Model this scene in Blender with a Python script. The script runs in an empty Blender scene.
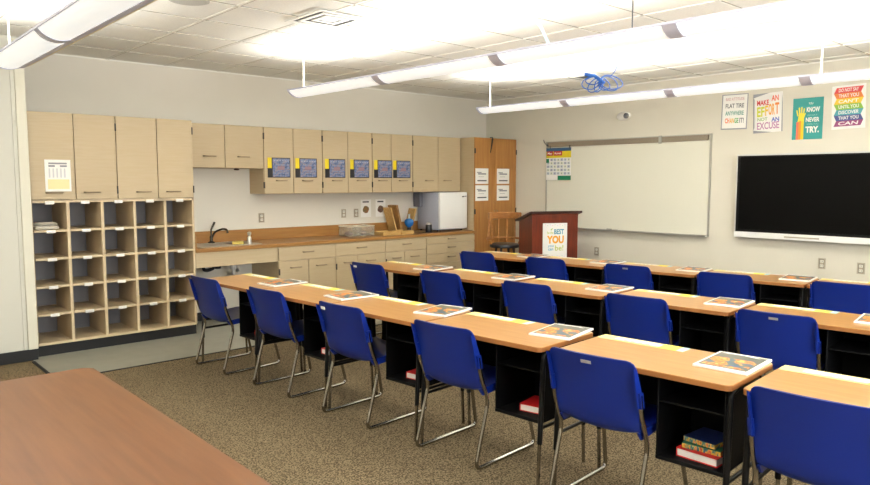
import bpy, bmesh, math, random
from mathutils import Vector, Matrix
random.seed(7)
C = bpy.context.scene.collection
R = math.radians
S = 1.05          # the place is laid out in survey units; everything is brought to metres with this factor

# ------------------------------------------------------------------ camera, world, exposure
cam_data = bpy.data.cameras.new('camera'); cam = bpy.data.objects.new('camera', cam_data); C.objects.link(cam)
cam.location = Vector((-7.6438, -7.3735, 1.5423)) * S
cam.rotation_euler = (R(90 - 5.0501), R(0.0), R(-41.8819))
cam_data.sensor_width = 36.0
cam_data.lens = 698.07 / 870 * 36.0
cam_data.clip_start = 0.05
bpy.context.scene.camera = cam
vs = bpy.context.scene.view_settings
vs.view_transform = 'Standard'; vs.look = 'None'; vs.gamma = 1.0; vs.use_curve_mapping = False
vs.exposure = 0.4
w = bpy.data.worlds.new('world'); bpy.context.scene.world = w; w.use_nodes = True
w.node_tree.nodes['Background'].inputs[0].default_value = (0.9, 0.95, 1.0, 1)
w.node_tree.nodes['Background'].inputs[1].default_value = 0.3
UP_POWER = 20.0      # each pendant module's light onto the ceiling
LENS = 0.5          # glow of the lens under each pendant
def fill_light(name, loc, rot, sx, sy, power, col):
    l = bpy.data.lights.new(name, 'AREA'); l.shape = 'RECTANGLE'; l.size = sx * S; l.size_y = sy * S
    l.energy = power; l.color = col
    o = bpy.data.objects.new(name, l); C.objects.link(o); o.location = Vector(loc) * S; o.rotation_euler = rot
    return o
# unseen fill lamp added behind the photographer to brighten the upright surfaces
FILL = fill_light('rear_fill', (-5.2, -9.3, 1.55), (R(90), 0, 0), 3.6, 1.3, 190, (0.94, 0.97, 1.0))

# ------------------------------------------------------------------ materials
def lin(c):
    return tuple(((v / 255) / 12.92 if v / 255 <= 0.04045 else ((v / 255 + 0.055) / 1.055) ** 2.4) for v in c)
MC = {}
def mat(name, rgb, rough=0.5, metal=0.0, var=0.0, scale=20.0, emit=0.0, rgb2=None, stretch=(1, 1, 1), bump=0.0, spec=0.5, alpha=1.0, kind='noise', detail=3.0, lo=0.35, hi=0.65, trans=0.0):
    if name in MC: return MC[name]
    m = bpy.data.materials.new(name); m.use_nodes = True; nt = m.node_tree; b = nt.nodes['Principled BSDF']
    c = lin(rgb)
    b.inputs['Base Color'].default_value = (*c, 1); b.inputs['Roughness'].default_value = rough
    b.inputs['Metallic'].default_value = metal; b.inputs['Specular IOR Level'].default_value = spec
    if trans: b.inputs['Transmission Weight'].default_value = trans
    if alpha < 1: b.inputs['Alpha'].default_value = alpha
    if emit:
        b.inputs['Emission Color'].default_value = (*c, 1); b.inputs['Emission Strength'].default_value = emit
    if var or rgb2 or bump:
        tc = nt.nodes.new('ShaderNodeTexCoord'); mp = nt.nodes.new('ShaderNodeMapping')
        mp.inputs['Scale'].default_value = stretch
        nt.links.new(tc.outputs['Object'], mp.inputs[0])
        n = nt.nodes.new('ShaderNodeTexVoronoi' if kind == 'voronoi' else 'ShaderNodeTexNoise')
        n.inputs['Scale'].default_value = scale
        if kind != 'voronoi': n.inputs['Detail'].default_value = detail
        nt.links.new(mp.outputs[0], n.inputs['Vector'])
        r = nt.nodes.new('ShaderNodeValToRGB')
        c2 = lin(rgb2) if rgb2 else tuple(v * (1 - var) for v in c)
        c1 = c if rgb2 else tuple(min(1, v * (1 + var)) for v in c)
        r.color_ramp.elements[0].position = lo; r.color_ramp.elements[0].color = (*c2, 1)
        r.color_ramp.elements[1].position = hi; r.color_ramp.elements[1].color = (*c1, 1)
        src = n.outputs['Fac'] if kind != 'voronoi' else n.outputs['Color']
        nt.links.new(src, r.inputs[0])
        if var or rgb2: nt.links.new(r.outputs[0], b.inputs['Base Color'])
        if bump:
            bp = nt.nodes.new('ShaderNodeBump'); bp.inputs['Strength'].default_value = bump; bp.inputs['Distance'].default_value = 0.004
            nt.links.new(src, bp.inputs['Height']); nt.links.new(bp.outputs[0], b.inputs['Normal'])
    MC[name] = m
    return m
def multi(name, stops, scale, rough=0.4, stretch=(1, 1, 1), detail=2.0):
    m = bpy.data.materials.new(name); m.use_nodes = True; nt = m.node_tree; b = nt.nodes['Principled BSDF']
    tc = nt.nodes.new('ShaderNodeTexCoord'); mp = nt.nodes.new('ShaderNodeMapping'); mp.inputs['Scale'].default_value = stretch
    n = nt.nodes.new('ShaderNodeTexNoise'); n.inputs['Scale'].default_value = scale; n.inputs['Detail'].default_value = detail
    r = nt.nodes.new('ShaderNodeValToRGB'); e = r.color_ramp.elements
    e[0].position, e[0].color = stops[0][0], (*lin(stops[0][1]), 1)
    e[1].position, e[1].color = stops[-1][0], (*lin(stops[-1][1]), 1)
    for p, c in stops[1:-1]:
        k = e.new(p); k.color = (*lin(c), 1)
    nt.links.new(tc.outputs['Object'], mp.inputs[0]); nt.links.new(mp.outputs[0], n.inputs['Vector'])
    nt.links.new(n.outputs['Fac'], r.inputs[0]); nt.links.new(r.outputs[0], b.inputs['Base Color'])
    b.inputs['Roughness'].default_value = rough
    return m
def wood(name, light, dark, rough=0.35, stretch=(1, 12, 12), scale=3.0, coat=0.0):
    return mat(name, light, rough, rgb2=dark, stretch=stretch, scale=scale, detail=5.0, lo=0.3, hi=0.7)

M_wall = mat('painted_wall', (221, 216, 203), 0.85, var=0.012, scale=3)
M_wallB = mat('painted_wall_warm', (216, 211, 195), 0.85, var=0.012, scale=3)
M_ceil = mat('ceiling_tile', (240, 239, 233), 0.95, var=0.03, scale=60, bump=0.1)
M_grid = mat('ceiling_grid_metal', (238, 236, 228), 0.5)
M_gridd = mat('ceiling_reveal', (150, 142, 128), 0.8)
M_carpet = mat('speckled_carpet', (148, 131, 102), 0.98, rgb2=(66, 56, 41), scale=112, detail=5, bump=0.5, spec=0.1, lo=0.38, hi=0.64)
M_vct = mat('floor_tile_grey', (156, 155, 142), 0.3, rgb2=(149, 148, 134), scale=8)
M_black = mat('black_rubber', (14, 14, 15), 0.55)
M_cab = mat('beige_laminate', (189, 170, 137), 0.5, rgb2=(186, 166, 132), scale=5, stretch=(1, 1, 14), detail=2)
M_cabin = mat('beige_laminate_edge', (202, 182, 148), 0.5)
M_grey = mat('grey_back_panel', (124, 122, 124), 0.6)
M_handle = mat('brushed_handle', (150, 132, 106), 0.4, metal=0.3)
M_hinge = mat('dark_hinge', (70, 66, 60), 0.4, metal=0.5)
M_gap = mat('shadow_gap', (62, 52, 40), 0.8)
M_counter = wood('counter_laminate', (168, 122, 66), (152, 106, 52), 0.38, (1, 10, 10), 3)
M_oak = wood('oak_veneer', (180, 128, 68), (164, 110, 54), 0.4, (14, 14, 1), 2.5)
M_desk = wood('desk_laminate', (186, 139, 79), (175, 125, 67), 0.28, (12, 1, 12), 4)
M_deskedge = mat('desk_edge_band', (150, 96, 48), 0.45)
M_table = wood('table_laminate', (122, 79, 45), (104, 64, 34), 0.36, (10, 0.8, 10), 3)
M_tableedge = mat('table_edge_band', (120, 76, 48), 0.45)
M_mahog = wood('mahogany', (118, 44, 19), (90, 32, 13), 0.3, (10, 10, 1), 3)
M_mahogd = mat('mahogany_dark_edge', (50, 20, 12), 0.35)
M_blue = mat('blue_plastic', (13, 38, 122), 0.33, var=0.02, scale=200, bump=0.05, spec=0.4)
M_chrome = mat('chrome_tube', (160, 156, 148), 0.14, metal=1.0)
M_blk = mat('black_steel', (8, 8, 9), 0.35, spec=0.3)
M_blkin = mat('black_box_plastic', (6, 6, 7), 0.6, spec=0.2)
M_white = mat('white_paper', (240, 238, 232), 0.6)
M_plas = mat('white_plastic', (232, 230, 224), 0.35)
M_yel = mat('yellow_paper', (244, 226, 90), 0.6)
M_paley = mat('pale_yellow_paper', (238, 224, 150), 0.6)
M_lblue = mat('light_blue_paper', (176, 214, 226), 0.6)
M_steel = mat('stainless_steel', (206, 204, 196), 0.3, metal=0.6)
M_dark = mat('dark_plastic', (24, 24, 28), 0.35)
M_fixt = mat('pendant_housing', (206, 206, 224), 0.45, metal=0.1)
M_rod = mat('pendant_rod', (238, 234, 218), 0.4)
M_wing = mat('pendant_reflector', (222, 210, 168), 0.5)
M_lens = mat('pendant_lens', (240, 243, 243), 0.5, emit=LENS)
M_board = mat('whiteboard_surface', (222, 220, 204), 0.18, spec=0.5)
M_alu = mat('aluminium_frame', (176, 174, 164), 0.35, metal=0.5)
M_cork = mat('tack_rail_cork', (140, 128, 110), 0.8, var=0.08, scale=40, stretch=(1, 1, 6))
M_screen = mat('black_screen', (5, 5, 5), 0.3, spec=0.12)
M_ink = mat('dark_ink', (66, 66, 72), 0.7)
M_inkl = mat('grey_ink', (140, 140, 146), 0.7)
M_red = mat('red_cover', (196, 30, 34), 0.4)
M_outl = mat('outlet_plate', (176, 166, 146), 0.4)
M_outd = mat('outlet_socket', (84, 76, 64), 0.4)

# ------------------------------------------------------------------ geometry helpers
def fillet(pts, r, n=5):
    pts = [Vector(p) for p in pts]; out = [pts[0]]
    for i in range(1, len(pts) - 1):
        a, b, c = pts[i - 1], pts[i], pts[i + 1]
        u = (a - b); v = (c - b); lu, lv = u.length, v.length; u.normalize(); v.normalize()
        d = min(r, lu * .45, lv * .45)
        p0, p1 = b + u * d, b + v * d
        for k in range(n + 1):
            t = k / n; out.append(p0 * (1 - t) ** 2 + b * 2 * t * (1 - t) + p1 * t * t)
    out.append(pts[-1]); return out
class MB:
    def __init__(s): s.bm = bmesh.new(); s.mats = []
    def mi(s, m):
        if m not in s.mats: s.mats.append(m)
        return s.mats.index(m)
    def box(s, x0, x1, y0, y1, z0, z1, m, bev=0.0, seg=1):
        if x1 < x0: x0, x1 = x1, x0
        if y1 < y0: y0, y1 = y1, y0
        if z1 < z0: z0, z1 = z1, z0
        r = bmesh.ops.create_cube(s.bm, size=1.0, matrix=Matrix.Translation(((x0 + x1) / 2, (y0 + y1) / 2, (z0 + z1) / 2)) @ Matrix.Diagonal((x1 - x0, y1 - y0, z1 - z0, 1)))
        vs_ = r['verts']; i = s.mi(m); fs = {f for v in vs_ for f in v.link_faces}
        for f in fs: f.material_index = i
        if bev:
            es = list({e for v in vs_ for e in v.link_edges})
            bmesh.ops.bevel(s.bm, geom=es, offset=bev, segments=seg, profile=0.5, affect='EDGES', material=-1)
        return s
    def poly(s, pts, h, m, mside=None):           # pts: bottom polygon (3D), h: extrusion vector
        h = Vector(h); n = len(pts); lo = [s.bm.verts.new(Vector(p)) for p in pts]; hi = [s.bm.verts.new(Vector(p) + h) for p in pts]
        i = s.mi(m); j = s.mi(mside or m)
        fs = [s.bm.faces.new(lo[::-1]), s.bm.faces.new(hi)]
        for f in fs: f.material_index = i
        sf = []
        for k in range(n):
            f = s.bm.faces.new((lo[k], lo[(k + 1) % n], hi[(k + 1) % n], hi[k])); f.material_index = j; sf.append(f)
        bmesh.ops.recalc_face_normals(s.bm, faces=fs + sf); return s
    def tube(s, pts, r, m, seg=10, r2=None):
        pts = [Vector(p) for p in pts]; rings = []; n = len(pts); i = s.mi(m); up = None
        for k, p in enumerate(pts):
            t = (pts[min(k + 1, n - 1)] - pts[max(k - 1, 0)]).normalized()
            if up is None:
                up = Vector((0, 0, 1)) if abs(t.z) < .9 else Vector((0, 1, 0))
            a = t.cross(up).normalized(); up = a.cross(t).normalized()
            rr = r if r2 is None else r + (r2 - r) * k / (n - 1)
            rings.append([s.bm.verts.new(p + (a * math.cos(2 * math.pi * q / seg) + up * math.sin(2 * math.pi * q / seg)) * rr) for q in range(seg)])
        fs = []
        for k in range(n - 1):
            for q in range(seg):
                fs.append(s.bm.faces.new((rings[k][q], rings[k][(q + 1) % seg], rings[k + 1][(q + 1) % seg], rings[k + 1][q])))
        fs.append(s.bm.faces.new(rings[0][::-1])); fs.append(s.bm.faces.new(rings[-1]))
        for f in fs: f.material_index = i
        bmesh.ops.recalc_face_normals(s.bm, faces=fs); return s
    def lathe(s, prof, cen, m, seg=20, axis='z'):
        cen = Vector(cen); rings = []; i = s.mi(m); fs = []
        for r, h in prof:
            ring = []
            for q in range(seg):
                a = 2 * math.pi * q / seg; c_, s_ = math.cos(a) * max(r, 1e-4), math.sin(a) * max(r, 1e-4)
                v = {'z': (c_, s_, h), 'x': (h, c_, s_), 'y': (c_, h, s_)}[axis]
                ring.append(s.bm.verts.new(cen + Vector(v)))
            rings.append(ring)
        for k in range(len(rings) - 1):
            for q in range(seg): fs.append(s.bm.faces.new((rings[k][q], rings[k][(q + 1) % seg], rings[k + 1][(q + 1) % seg], rings[k + 1][q])))
        fs.append(s.bm.faces.new(rings[0][::-1])); fs.append(s.bm.faces.new(rings[-1]))
        for f in fs: f.material_index = i
        bmesh.ops.recalc_face_normals(s.bm, faces=fs); return s
    def add_mesh(s, me, mtx, m):
        i = s.mi(m); n0 = len(s.bm.verts); f0 = len(s.bm.faces)
        s.bm.from_mesh(me); s.bm.verts.ensure_lookup_table(); s.bm.faces.ensure_lookup_table()
        for v in s.bm.verts[n0:]: v.co = mtx @ v.co
        for f in s.bm.faces[f0:]: f.material_index = i
        return s
    def build(s, name, parent=None, world=True, loc=None):
        me = bpy.data.meshes.new(name)
        if parent is not None and world:
            M = WM[parent.name].inverted(); s.bm.transform(M)
            wm = WM[parent.name]; oloc = Vector((0, 0, 0))
        else:
            oloc = Vector((0, 0, 0)); wm = Matrix.Identity(4) if parent is None else WM[parent.name]
            if parent is None:
                xs = [v.co for v in s.bm.verts]
                oloc = Vector(((min(v.x for v in xs) + max(v.x for v in xs)) / 2, (min(v.y for v in xs) + max(v.y for v in xs)) / 2, min(v.z for v in xs)))
                s.bm.transform(Matrix.Translation(-oloc)); wm = Matrix.Translation(oloc)
        s.bm.to_mesh(me); s.bm.free()
        for m in s.mats: me.materials.append(m)
        me.polygons.foreach_set('use_smooth', [True] * len(me.polygons)); me.set_sharp_from_angle(angle=R(38))
        o = bpy.data.objects.new(name, me); C.objects.link(o); o.location = oloc
        if parent is not None: o.parent = parent
        WM[o.name] = wm.copy()
        return o
WM = {}
def tag(o, label, cat, group=None):
    o['label'] = label; o['category'] = cat
    if group: o['group'] = group
    return o
def thing(name, label, cat, loc=(0, 0, 0), rz=0.0, group=None):
    o = bpy.data.objects.new(name, None); C.objects.link(o); o.empty_display_size = .1
    o.location = loc; o.rotation_euler = (0, 0, rz)
    WM[o.name] = Matrix.Translation(loc) @ Matrix.Rotation(rz, 4, 'Z')
    return tag(o, label, cat, group)
def struct(mb, name, parent=None):
    o = mb.build(name, parent); o['kind'] = 'structure'; return o
def dup(root, loc, rz, label, group=None):
    r = root.copy(); C.objects.link(r); r.location = loc; r.rotation_euler = (0, 0, rz); r['label'] = label
    if group: r['group'] = group
    WM[r.name] = Matrix.Translation(loc) @ Matrix.Rotation(rz, 4, 'Z')
    for ch in list(root.children):
        c = ch.copy(); C.objects.link(c); c.parent = r; WM[c.name] = WM[r.name]
        for g in list(ch.children):
            d = g.copy(); C.objects.link(d); d.parent = c
    return r
TXT = {}
def text_mesh(t, bold=0.0, shear=0.0):
    key = (t, bold, shear)
    if key in TXT: return TXT[key]
    cu = bpy.data.curves.new('lettering', 'FONT'); cu.body = t; cu.size = 1; cu.offset = bold; cu.shear = shear; cu.extrude = 0.0; cu.resolution_u = 3
    ob = bpy.data.objects.new('lettering', cu); C.objects.link(ob)
    dg = bpy.context.evaluated_depsgraph_get(); dg.update()
    me = bpy.data.meshes.new_from_object(ob.evaluated_get(dg)); bpy.data.objects.remove(ob); bpy.data.curves.remove(cu)
    xs = [v.co.x for v in me.vertices]; ys = [v.co.y for v in me.vertices]
    TXT[key] = (me, min(xs), max(xs), min(ys), max(ys)); return TXT[key]
class Sheet:
    """flat graphics laid on a plane: u to the viewer's right, v up, w out of the plane"""
    def __init__(s, o, X, Y, Z):
        s.o, s.X, s.Y, s.Z = Vector(o), Vector(X).normalized(), Vector(Y).normalized(), Vector(Z).normalized()
        s.M = Matrix.Translation(s.o) @ Matrix((s.X, s.Y, s.Z)).transposed().to_4x4()
    def p(s, u, v, w=0): return s.o + s.X * u + s.Y * v + s.Z * w
    def rect(s, mb, u0, u1, v0, v1, w0, w1, m): 
        mb.poly([s.p(u0, v0, w0), s.p(u1, v0, w0), s.p(u1, v1, w0), s.p(u0, v1, w0)], s.Z * (w1 - w0), m); return s
    def shape(s, mb, pts, w0, w1, m): mb.poly([s.p(u, v, w0) for u, v in pts], s.Z * (w1 - w0), m); return s
    def text(s, mb, t, u0, u1, v0, v1, w, m, bold=0.0, shear=0.0):
        me, a, b, c, d = text_mesh(t, bold, shear); sx = (u1 - u0) / (b - a); sy = (v1 - v0) / (d - c)
        mb.add_mesh(me, s.M @ Matrix.Translation((u0 - a * sx, v0 - c * sy, w)) @ Matrix.Diagonal((sx, sy, 1, 1)), m); return s
def on_B(y, z, x=0.0): return Sheet((x, y, z), (0, -1, 0), (0, 0, 1), (-1, 0, 0))
def on_A(x, z, y=0.0): return Sheet((x, y, z), (1, 0, 0), (0, 0, 1), (0, -1, 0))

# ------------------------------------------------------------------ the room
ZC = 2.7326; XL = -9.8; YB = -9.4
b = MB(); b.box(XL, 0.1, YB, 0.1, -0.1, 0, M_carpet); struct(b, 'floor')
b = MB(); b.box(-6.28, -0.0, -1.46, 0.0, 0.0, 0.004, M_vct); struct(b, 'floor_tile')
b = MB(); b.box(-6.305, -6.28, -1.46, -0.72, 0, 0.008, M_black); b.box(-6.28, 0, -1.475, -1.46, 0, 0.006, M_black); struct(b, 'trim_1')
b = MB(); b.box(XL, 0.1, YB, 0.1, ZC, ZC + .1, M_ceil); struct(b, 'ceiling')
b = MB()
x = -5.385
while x > XL + .3: x -= .575
while x < 0:
    b.box(x - .011, x + .011, YB, 0, ZC - .005, ZC, M_grid); b.box(x + .011, x + .019, YB, 0, ZC - .003, ZC, M_gridd); x += .575
y = -.57
while y > YB:
    b.box(XL, 0, y - .011, y + .011, ZC - .005, ZC, M_grid); b.box(XL, 0, y - .017, y - .011, ZC - .003, ZC, M_gridd); y -= .565
b.box(XL, 0, -.02, 0, ZC - .012, ZC, M_grid); b.box(-.02, 0, YB, 0, ZC - .012, ZC, M_grid)
struct(b, 'trim_2')
b = MB(); b.box(XL, 0.1, 0, .1, 0, ZC, M_wall); struct(b, 'wall_left')
b = MB(); b.box(0, .1, YB, 0, 0, ZC, M_wallB); struct(b, 'wall_front')
b = MB(); b.box(XL, 0.1, YB - .1, YB, 0, ZC, M_wall); struct(b, 'wall_right')
b = MB(); b.box(XL - .1, XL, YB, 0, 0, ZC, M_wall); struct(b, 'wall_back')
b = MB()
for (a, c_, d, e) in [(-7.06, -6.98, .86, 2.24), (-3.42, -3.34, .86, 2.24), (-6.98, -3.42, .86, .92), (-6.98, -3.42, 2.18, 2.24), (-5.22, -5.18, .92, 2.18)]: b.box(a, c_, YB, YB + .06, d, e, mat('added_window_frame', (210, 208, 200), .4), .004)
b.box(-6.98, -3.42, YB + .002, YB + .01, .92, 2.18, mat('added_window_glass', (200, 220, 236), .1)); struct(b, 'added_window_1')  # made-up window, added out of view to dress the rear fill lamp
M_panel = mat('panel_wall', (206, 204, 192), 0.6)
M_panel2 = mat('panel_trim', (218, 214, 196), 0.5)
b = MB(); b.box(XL, -6.27, -.66, 0, 0, ZC, M_panel); struct(b, 'wall_jut')
b = MB(); b.box(-6.315, -6.238, -.685, -.66, .10, ZC - .02, M_panel2, .004); b.box(-6.345, -6.315, -.668, -.66, .10, ZC - .02, M_panel, .002); struct(b, 'trim_3')
b = MB(); b.box(XL, -6.24, -.674, -.66, 0, .10, M_black, .003); struct(b, 'baseboard_jut')
b = MB(); b.box(-4.79, -3.88, -.012, 0, 0.004, .10, M_black, .003); struct(b, 'baseboard_left')
b = MB(); b.box(-.012, 0, YB, -.62, 0, .10, M_black, .003); struct(b, 'baseboard_front')

# ------------------------------------------------------------------ cubby cabinet
D = .61
XC0, XC1 = -6.165, -4.7949
W5 = (-4.7949 + 6.2241) / 5
zk, zd, zt = .1015, 1.363, 2.134
t = thing('cubby_cabinet', 'tall beige storage cabinet with twenty-five open cubbies beneath four doors', 'cabinet', (-5.5, -.3, 0))
b = MB()
x0 = -6.2361; BD = -.11
b.box(x0, XC1, -D + .02, -.005, zd, zd + .018, M_cab); b.box(x0, XC1, -D + .02, -.005, zt - .018, zt, M_cab)
b.box(x0, XC1, -D, -.005, zk, zk + .022, M_cabin)
b.box(x0, x0 + .018, -D, -.005, zk, zt, M_cab); b.box(XC1 - .02, XC1, -D, -.005, zk, zt, M_cabin)
b.box(x0, XC1, -.02, -.005, zd, zt, M_cab)
b.box(x0, XC1, -D, -D + .02, zd - .012, zd + .012, M_cabin)
b.build('carcass', t)
b = MB(); b.box(x0 + .01, XC1 - .02, BD, BD + .02, zk, zd, M_grey); b.build('back_panel', t)
b = MB(); b.box(x0, XC1, -D + .03, -.05, 0.004, zk, M_black); b.build('toe_kick', t)
for i in range(1, 5):
    xd = -6.2241 + W5 * i
    b = MB(); b.box(xd - .013, xd + .013, -D, BD, zk + .02, zd - .012, M_cabin, .002); b.build('divider', t)
rows = [zk + .022 + (zd - zk - .034) / 5 * k for k in range(6)]
for i in range(5):
    xa = max(-6.2241 + W5 * i, x0) + .013; xb = -6.2241 + W5 * (i + 1) - .013
    for k in range(1, 5):
        b = MB(); b.box(xa, xb, -D + .004, BD, rows[k] - .011, rows[k] + .009, M_cabin, .002); b.build('shelf', t)
    xm = (xa + xb) / 2 + .0
    for k in range(1, 6):
        zz = rows[k] - (.002 if k < 5 else -.004)
        b = MB(); b.box(xm - .036, xm + .036, -D - .006, -D + .004, zz - .018, zz + .010, M_plas, .002); b.build('label_holder', t)
doors = [(-6.234, -5.872), (-5.872, -5.517), (-5.517, -5.146), (-5.146, -4.797)]
def handle(mb, xm, z, y, w=.13):
    mb.tube(fillet([(xm - w / 2, y, z), (xm - w / 2, y - .025, z), (xm + w / 2, y - .025, z), (xm + w / 2, y, z)], .012, 3), .0065, M_handle, 6)
def door(parent, xa, xb, za, zb, yf, hx=None, hz=None, name='door', hw=.13, g=.003):
    mb = MB(); mb.box(xa + g, xb - g, yf - .018, yf, za + g, zb - g, M_cab, .002); d = mb.build(name, parent)
    if hx is not None:
        mb = MB(); handle(mb, hx, hz, yf - .018, hw); mb.build('handle', d)
    return d
def hinges(parent, x, zs, yf):
    for z in zs:
        mb = MB(); mb.box(x - .006, x + .006, yf - .024, yf, z - .035, z + .035, M_hinge, .002); mb.build('hinge', parent)
for (xa, xb), hx in zip(doors, (-6.045, -5.737, -5.281, -5.0)):
    door(t, xa, xb, zd + .014, zt, -D, hx, 1.44)
hinges(t, -5.517, (1.46, 2.03), -D); hinges(t, -4.80, (1.46, 2.03), -D)
# folded cloth in the top-left cubby
b = MB(); b.lathe([(.02, 0), (.13, .004), (.135, .012), (.12, .03), (.02, .036)], (-6.11, -.47, rows[4] + .0095), mat('pale_cloth', (206, 200, 186), .9), 14)
b.lathe([(.02, .036), (.10, .036), (.105, .046), (.08, .06), (.02, .062)], (-6.09, -.45, rows[4] + .0095), MC['pale_cloth'], 12)
for v in b.bm.verts: v.co.z += 0.0; v.co.x = max(min(v.co.x, -5.995), -6.20)
tag(b.build('folded_cloth'), 'crumpled off-white cloth lying in the top cubby nearest the panel wall', 'cloth')

# ------------------------------------------------------------------ upper cabinets
yu = -.33; zs_, zu = 1.677, 1.395
def upper(label, x0, x1, xm, z0, hx, hz, grp='wall cabinets above the counter'):
    t = thing('wall_cabinet', label, 'cabinet', ((x0 + x1) / 2, yu / 2, z0), 0, grp)
    mb = MB(); mb.box(x0 + .001, x1 - .001, yu + .001, -.002, z0, zt, M_cab, .002); mb.build('body', t)
    door(t, x0 + .002, xm, z0, zt, yu, hx[0], hz); door(t, xm, x1 - .002, z0, zt, yu, hx[1], hz)
    hinges(t, x0 + .004, (z0 + .1, zt - .1), yu)
    return t
upper('short beige wall cabinet above the sink with two doors', -4.79, -3.880, -4.33, zs_, (-4.50, -4.12), 1.80)
upper('tall beige wall cabinet next to the short one, two blue charts on its doors', -3.8788, -3.1224, -3.508, zu, (-3.665, -3.33), 1.545)
upper('second tall beige wall cabinet, holding the middle pair of blue charts', -3.1204, -2.395, -2.758, zu, (-2.92, -2.56), 1.545)
upper('third tall beige wall cabinet, holding the last pair of blue charts', -2.393, -1.7362, -2.092, zu, (-2.23, -1.90), 1.545)
upper('beige wall cabinet above the mini fridge with two bare doors', -1.7342, -.867, -1.288, zu, (-1.45, -1.12), 1.545)
M_chart = multi('blue_chart_print', [(.3, (62, 76, 112)), (.45, (98, 116, 156)), (.55, (128, 138, 168)), (.62, (142, 120, 128)), (.75, (160, 176, 198))], 38)
for k, (xa, ref) in enumerate([(-3.835, 'leftmost blue chart, on the first tall wall cabinet'), (-3.484, 'second blue chart from the left on the wall cabinets'), (-3.085, 'third blue chart from the left on the wall cabinets'), (-2.728, 'fourth blue chart from the left on the wall cabinets'), (-2.365, 'fifth blue chart from the left on the wall cabinets'), (-2.062, 'rightmost blue chart, left of the bare cabinet above the fridge')]):
    sh = on_A(xa, 1.578, yu - .018); wd = .285
    t = thing('wall_chart', ref + ', yellow and black side strip', 'chart', (xa + wd / 2, yu - .018, 1.578), 0, 'framed blue charts on the cabinet doors')
    b = MB(); sh.rect(b, 0.05, wd, 0, .222, .001, .004, mat('chart_border', (52, 46, 50), .5)); b.build('border', t)
    b = MB(); sh.rect(b, .062, wd - .01, .010, .212, .004, .0055, M_chart)
    for q in range(6): sh.rect(b, .075 + q * .034, .097 + q * .034, .185, .192, .0055, .006, mat('chart_pale', (170, 180, 205), .5))
    for q in range(5): sh.rect(b, .072, wd - .02, .03 + q * .032, .033 + q * .032, .0055, .006, mat('chart_line', (70, 74, 110), .5))
    sh.rect(b, .12, .21, .085, .13, .0055, .006, mat('chart_centre', (150, 120, 130), .5))
    b.build('print', t)
    b = MB(); sh.rect(b, 0, .05, .105, .222, .001, .005, mat('chart_yellow', (232, 208, 20), .5)); sh.rect(b, 0, .05, 0, .105, .001, .005, M_dark); b.build('side_strip', t)
# small dark red thing under the short cabinet
b = MB(); b.lathe([(.012, 0), (.028, .004), (.03, .014), (.02, .022)], (-4.16, -.26, zs_ - .022), mat('dark_red_plastic', (70, 22, 20), .4), 12)
tag(b.build('sensor_puck'), 'small dark red puck fixed beneath the short wall cabinet', 'sensor')

# ------------------------------------------------------------------ base cabinets, counter
zcb, zct = .8255, .8626
def drawer(parent, xa, xb, za, zb, hx): return door(parent, xa, xb, za, zb, -D, hx, (za + zb) / 2 + .01, 'drawer')
def base_body(label, xa, xb):
    t = thing('base_cabinet', label, 'cabinet', ((xa + xb) / 2, -.3, .004), 0, 'base cabinets under the counter')
    mb = MB(); mb.box(xa + .001, xb - .001, -D + .001, -.002, .10, zcb, M_cab, .001); mb.build('body', t)
    mb = MB(); mb.box(xa + .001, xb - .001, -D + .05, -.05, .004, .10, M_black); mb.build('toe_kick', t)
    return t
for lab, xa, xb, xm in [('beige base cabinet beside the sink opening, wide drawer over two doors', -3.8753, -3.134, -3.50), ('beige base cabinet below the clear bins, drawer over two doors', -3.134, -2.4064, -2.826), ('narrower beige base cabinet below the wooden boards, drawer over two doors', -2.4064, -1.7421, -2.105)]:
    t = base_body(lab, xa, xb)
    drawer(t, xa, xb, .672, zcb - .01, (xa + xb) / 2)
    door(t, xa, xm, .104, .668, -D, (xa + xm) / 2 + .02, .59); door(t, xm, xb, .104, .668, -D, (xm + xb) / 2 - .02, .59)
    hinges(t, xa + .009, (.22, .55), -D)
t = base_body('beige base cabinet with four stacked drawers below the mini fridge', -1.7421, -.862)
zz = [.104, .36, .488, .595, .71, zcb - .01]
zz = [.30, .47, .592, .722, zcb - .01]
drawer(t, -1.7421, -.862, .104, .30, -1.3)
for k in range(4): drawer(t, -1.7421, -.862, zz[k], zz[k + 1], -1.3)
# sink apron
t = thing('sink_apron', 'beige panel closing the front of the counter below the sink', 'panel', (-4.33, -.55, .668))
b = MB(); b.box(-4.79, -3.877, -D, -D + .02, .668, zcb, M_cab, .002); b.box(-4.79, -4.77, -D + .02, -.002, .668, zcb, M_cab); b.build('panel', t)
t = thing('countertop', 'long orange-brown laminate counter running along the cabinet wall', 'countertop', (-2.8, -.3, zcb))
b = MB(); b.box(-4.79, -.852, -.635, -.002, zcb, zct, M_counter, .004)
b.build('worktop', t)
b = MB(); b.box(-4.79, -.852, -.022, -.002, zct, .9908, M_counter, .004); b.box(-4.79, -4.772, -.6, -.022, zct, .9908, M_counter, .003); b.build('backsplash', t)
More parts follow.
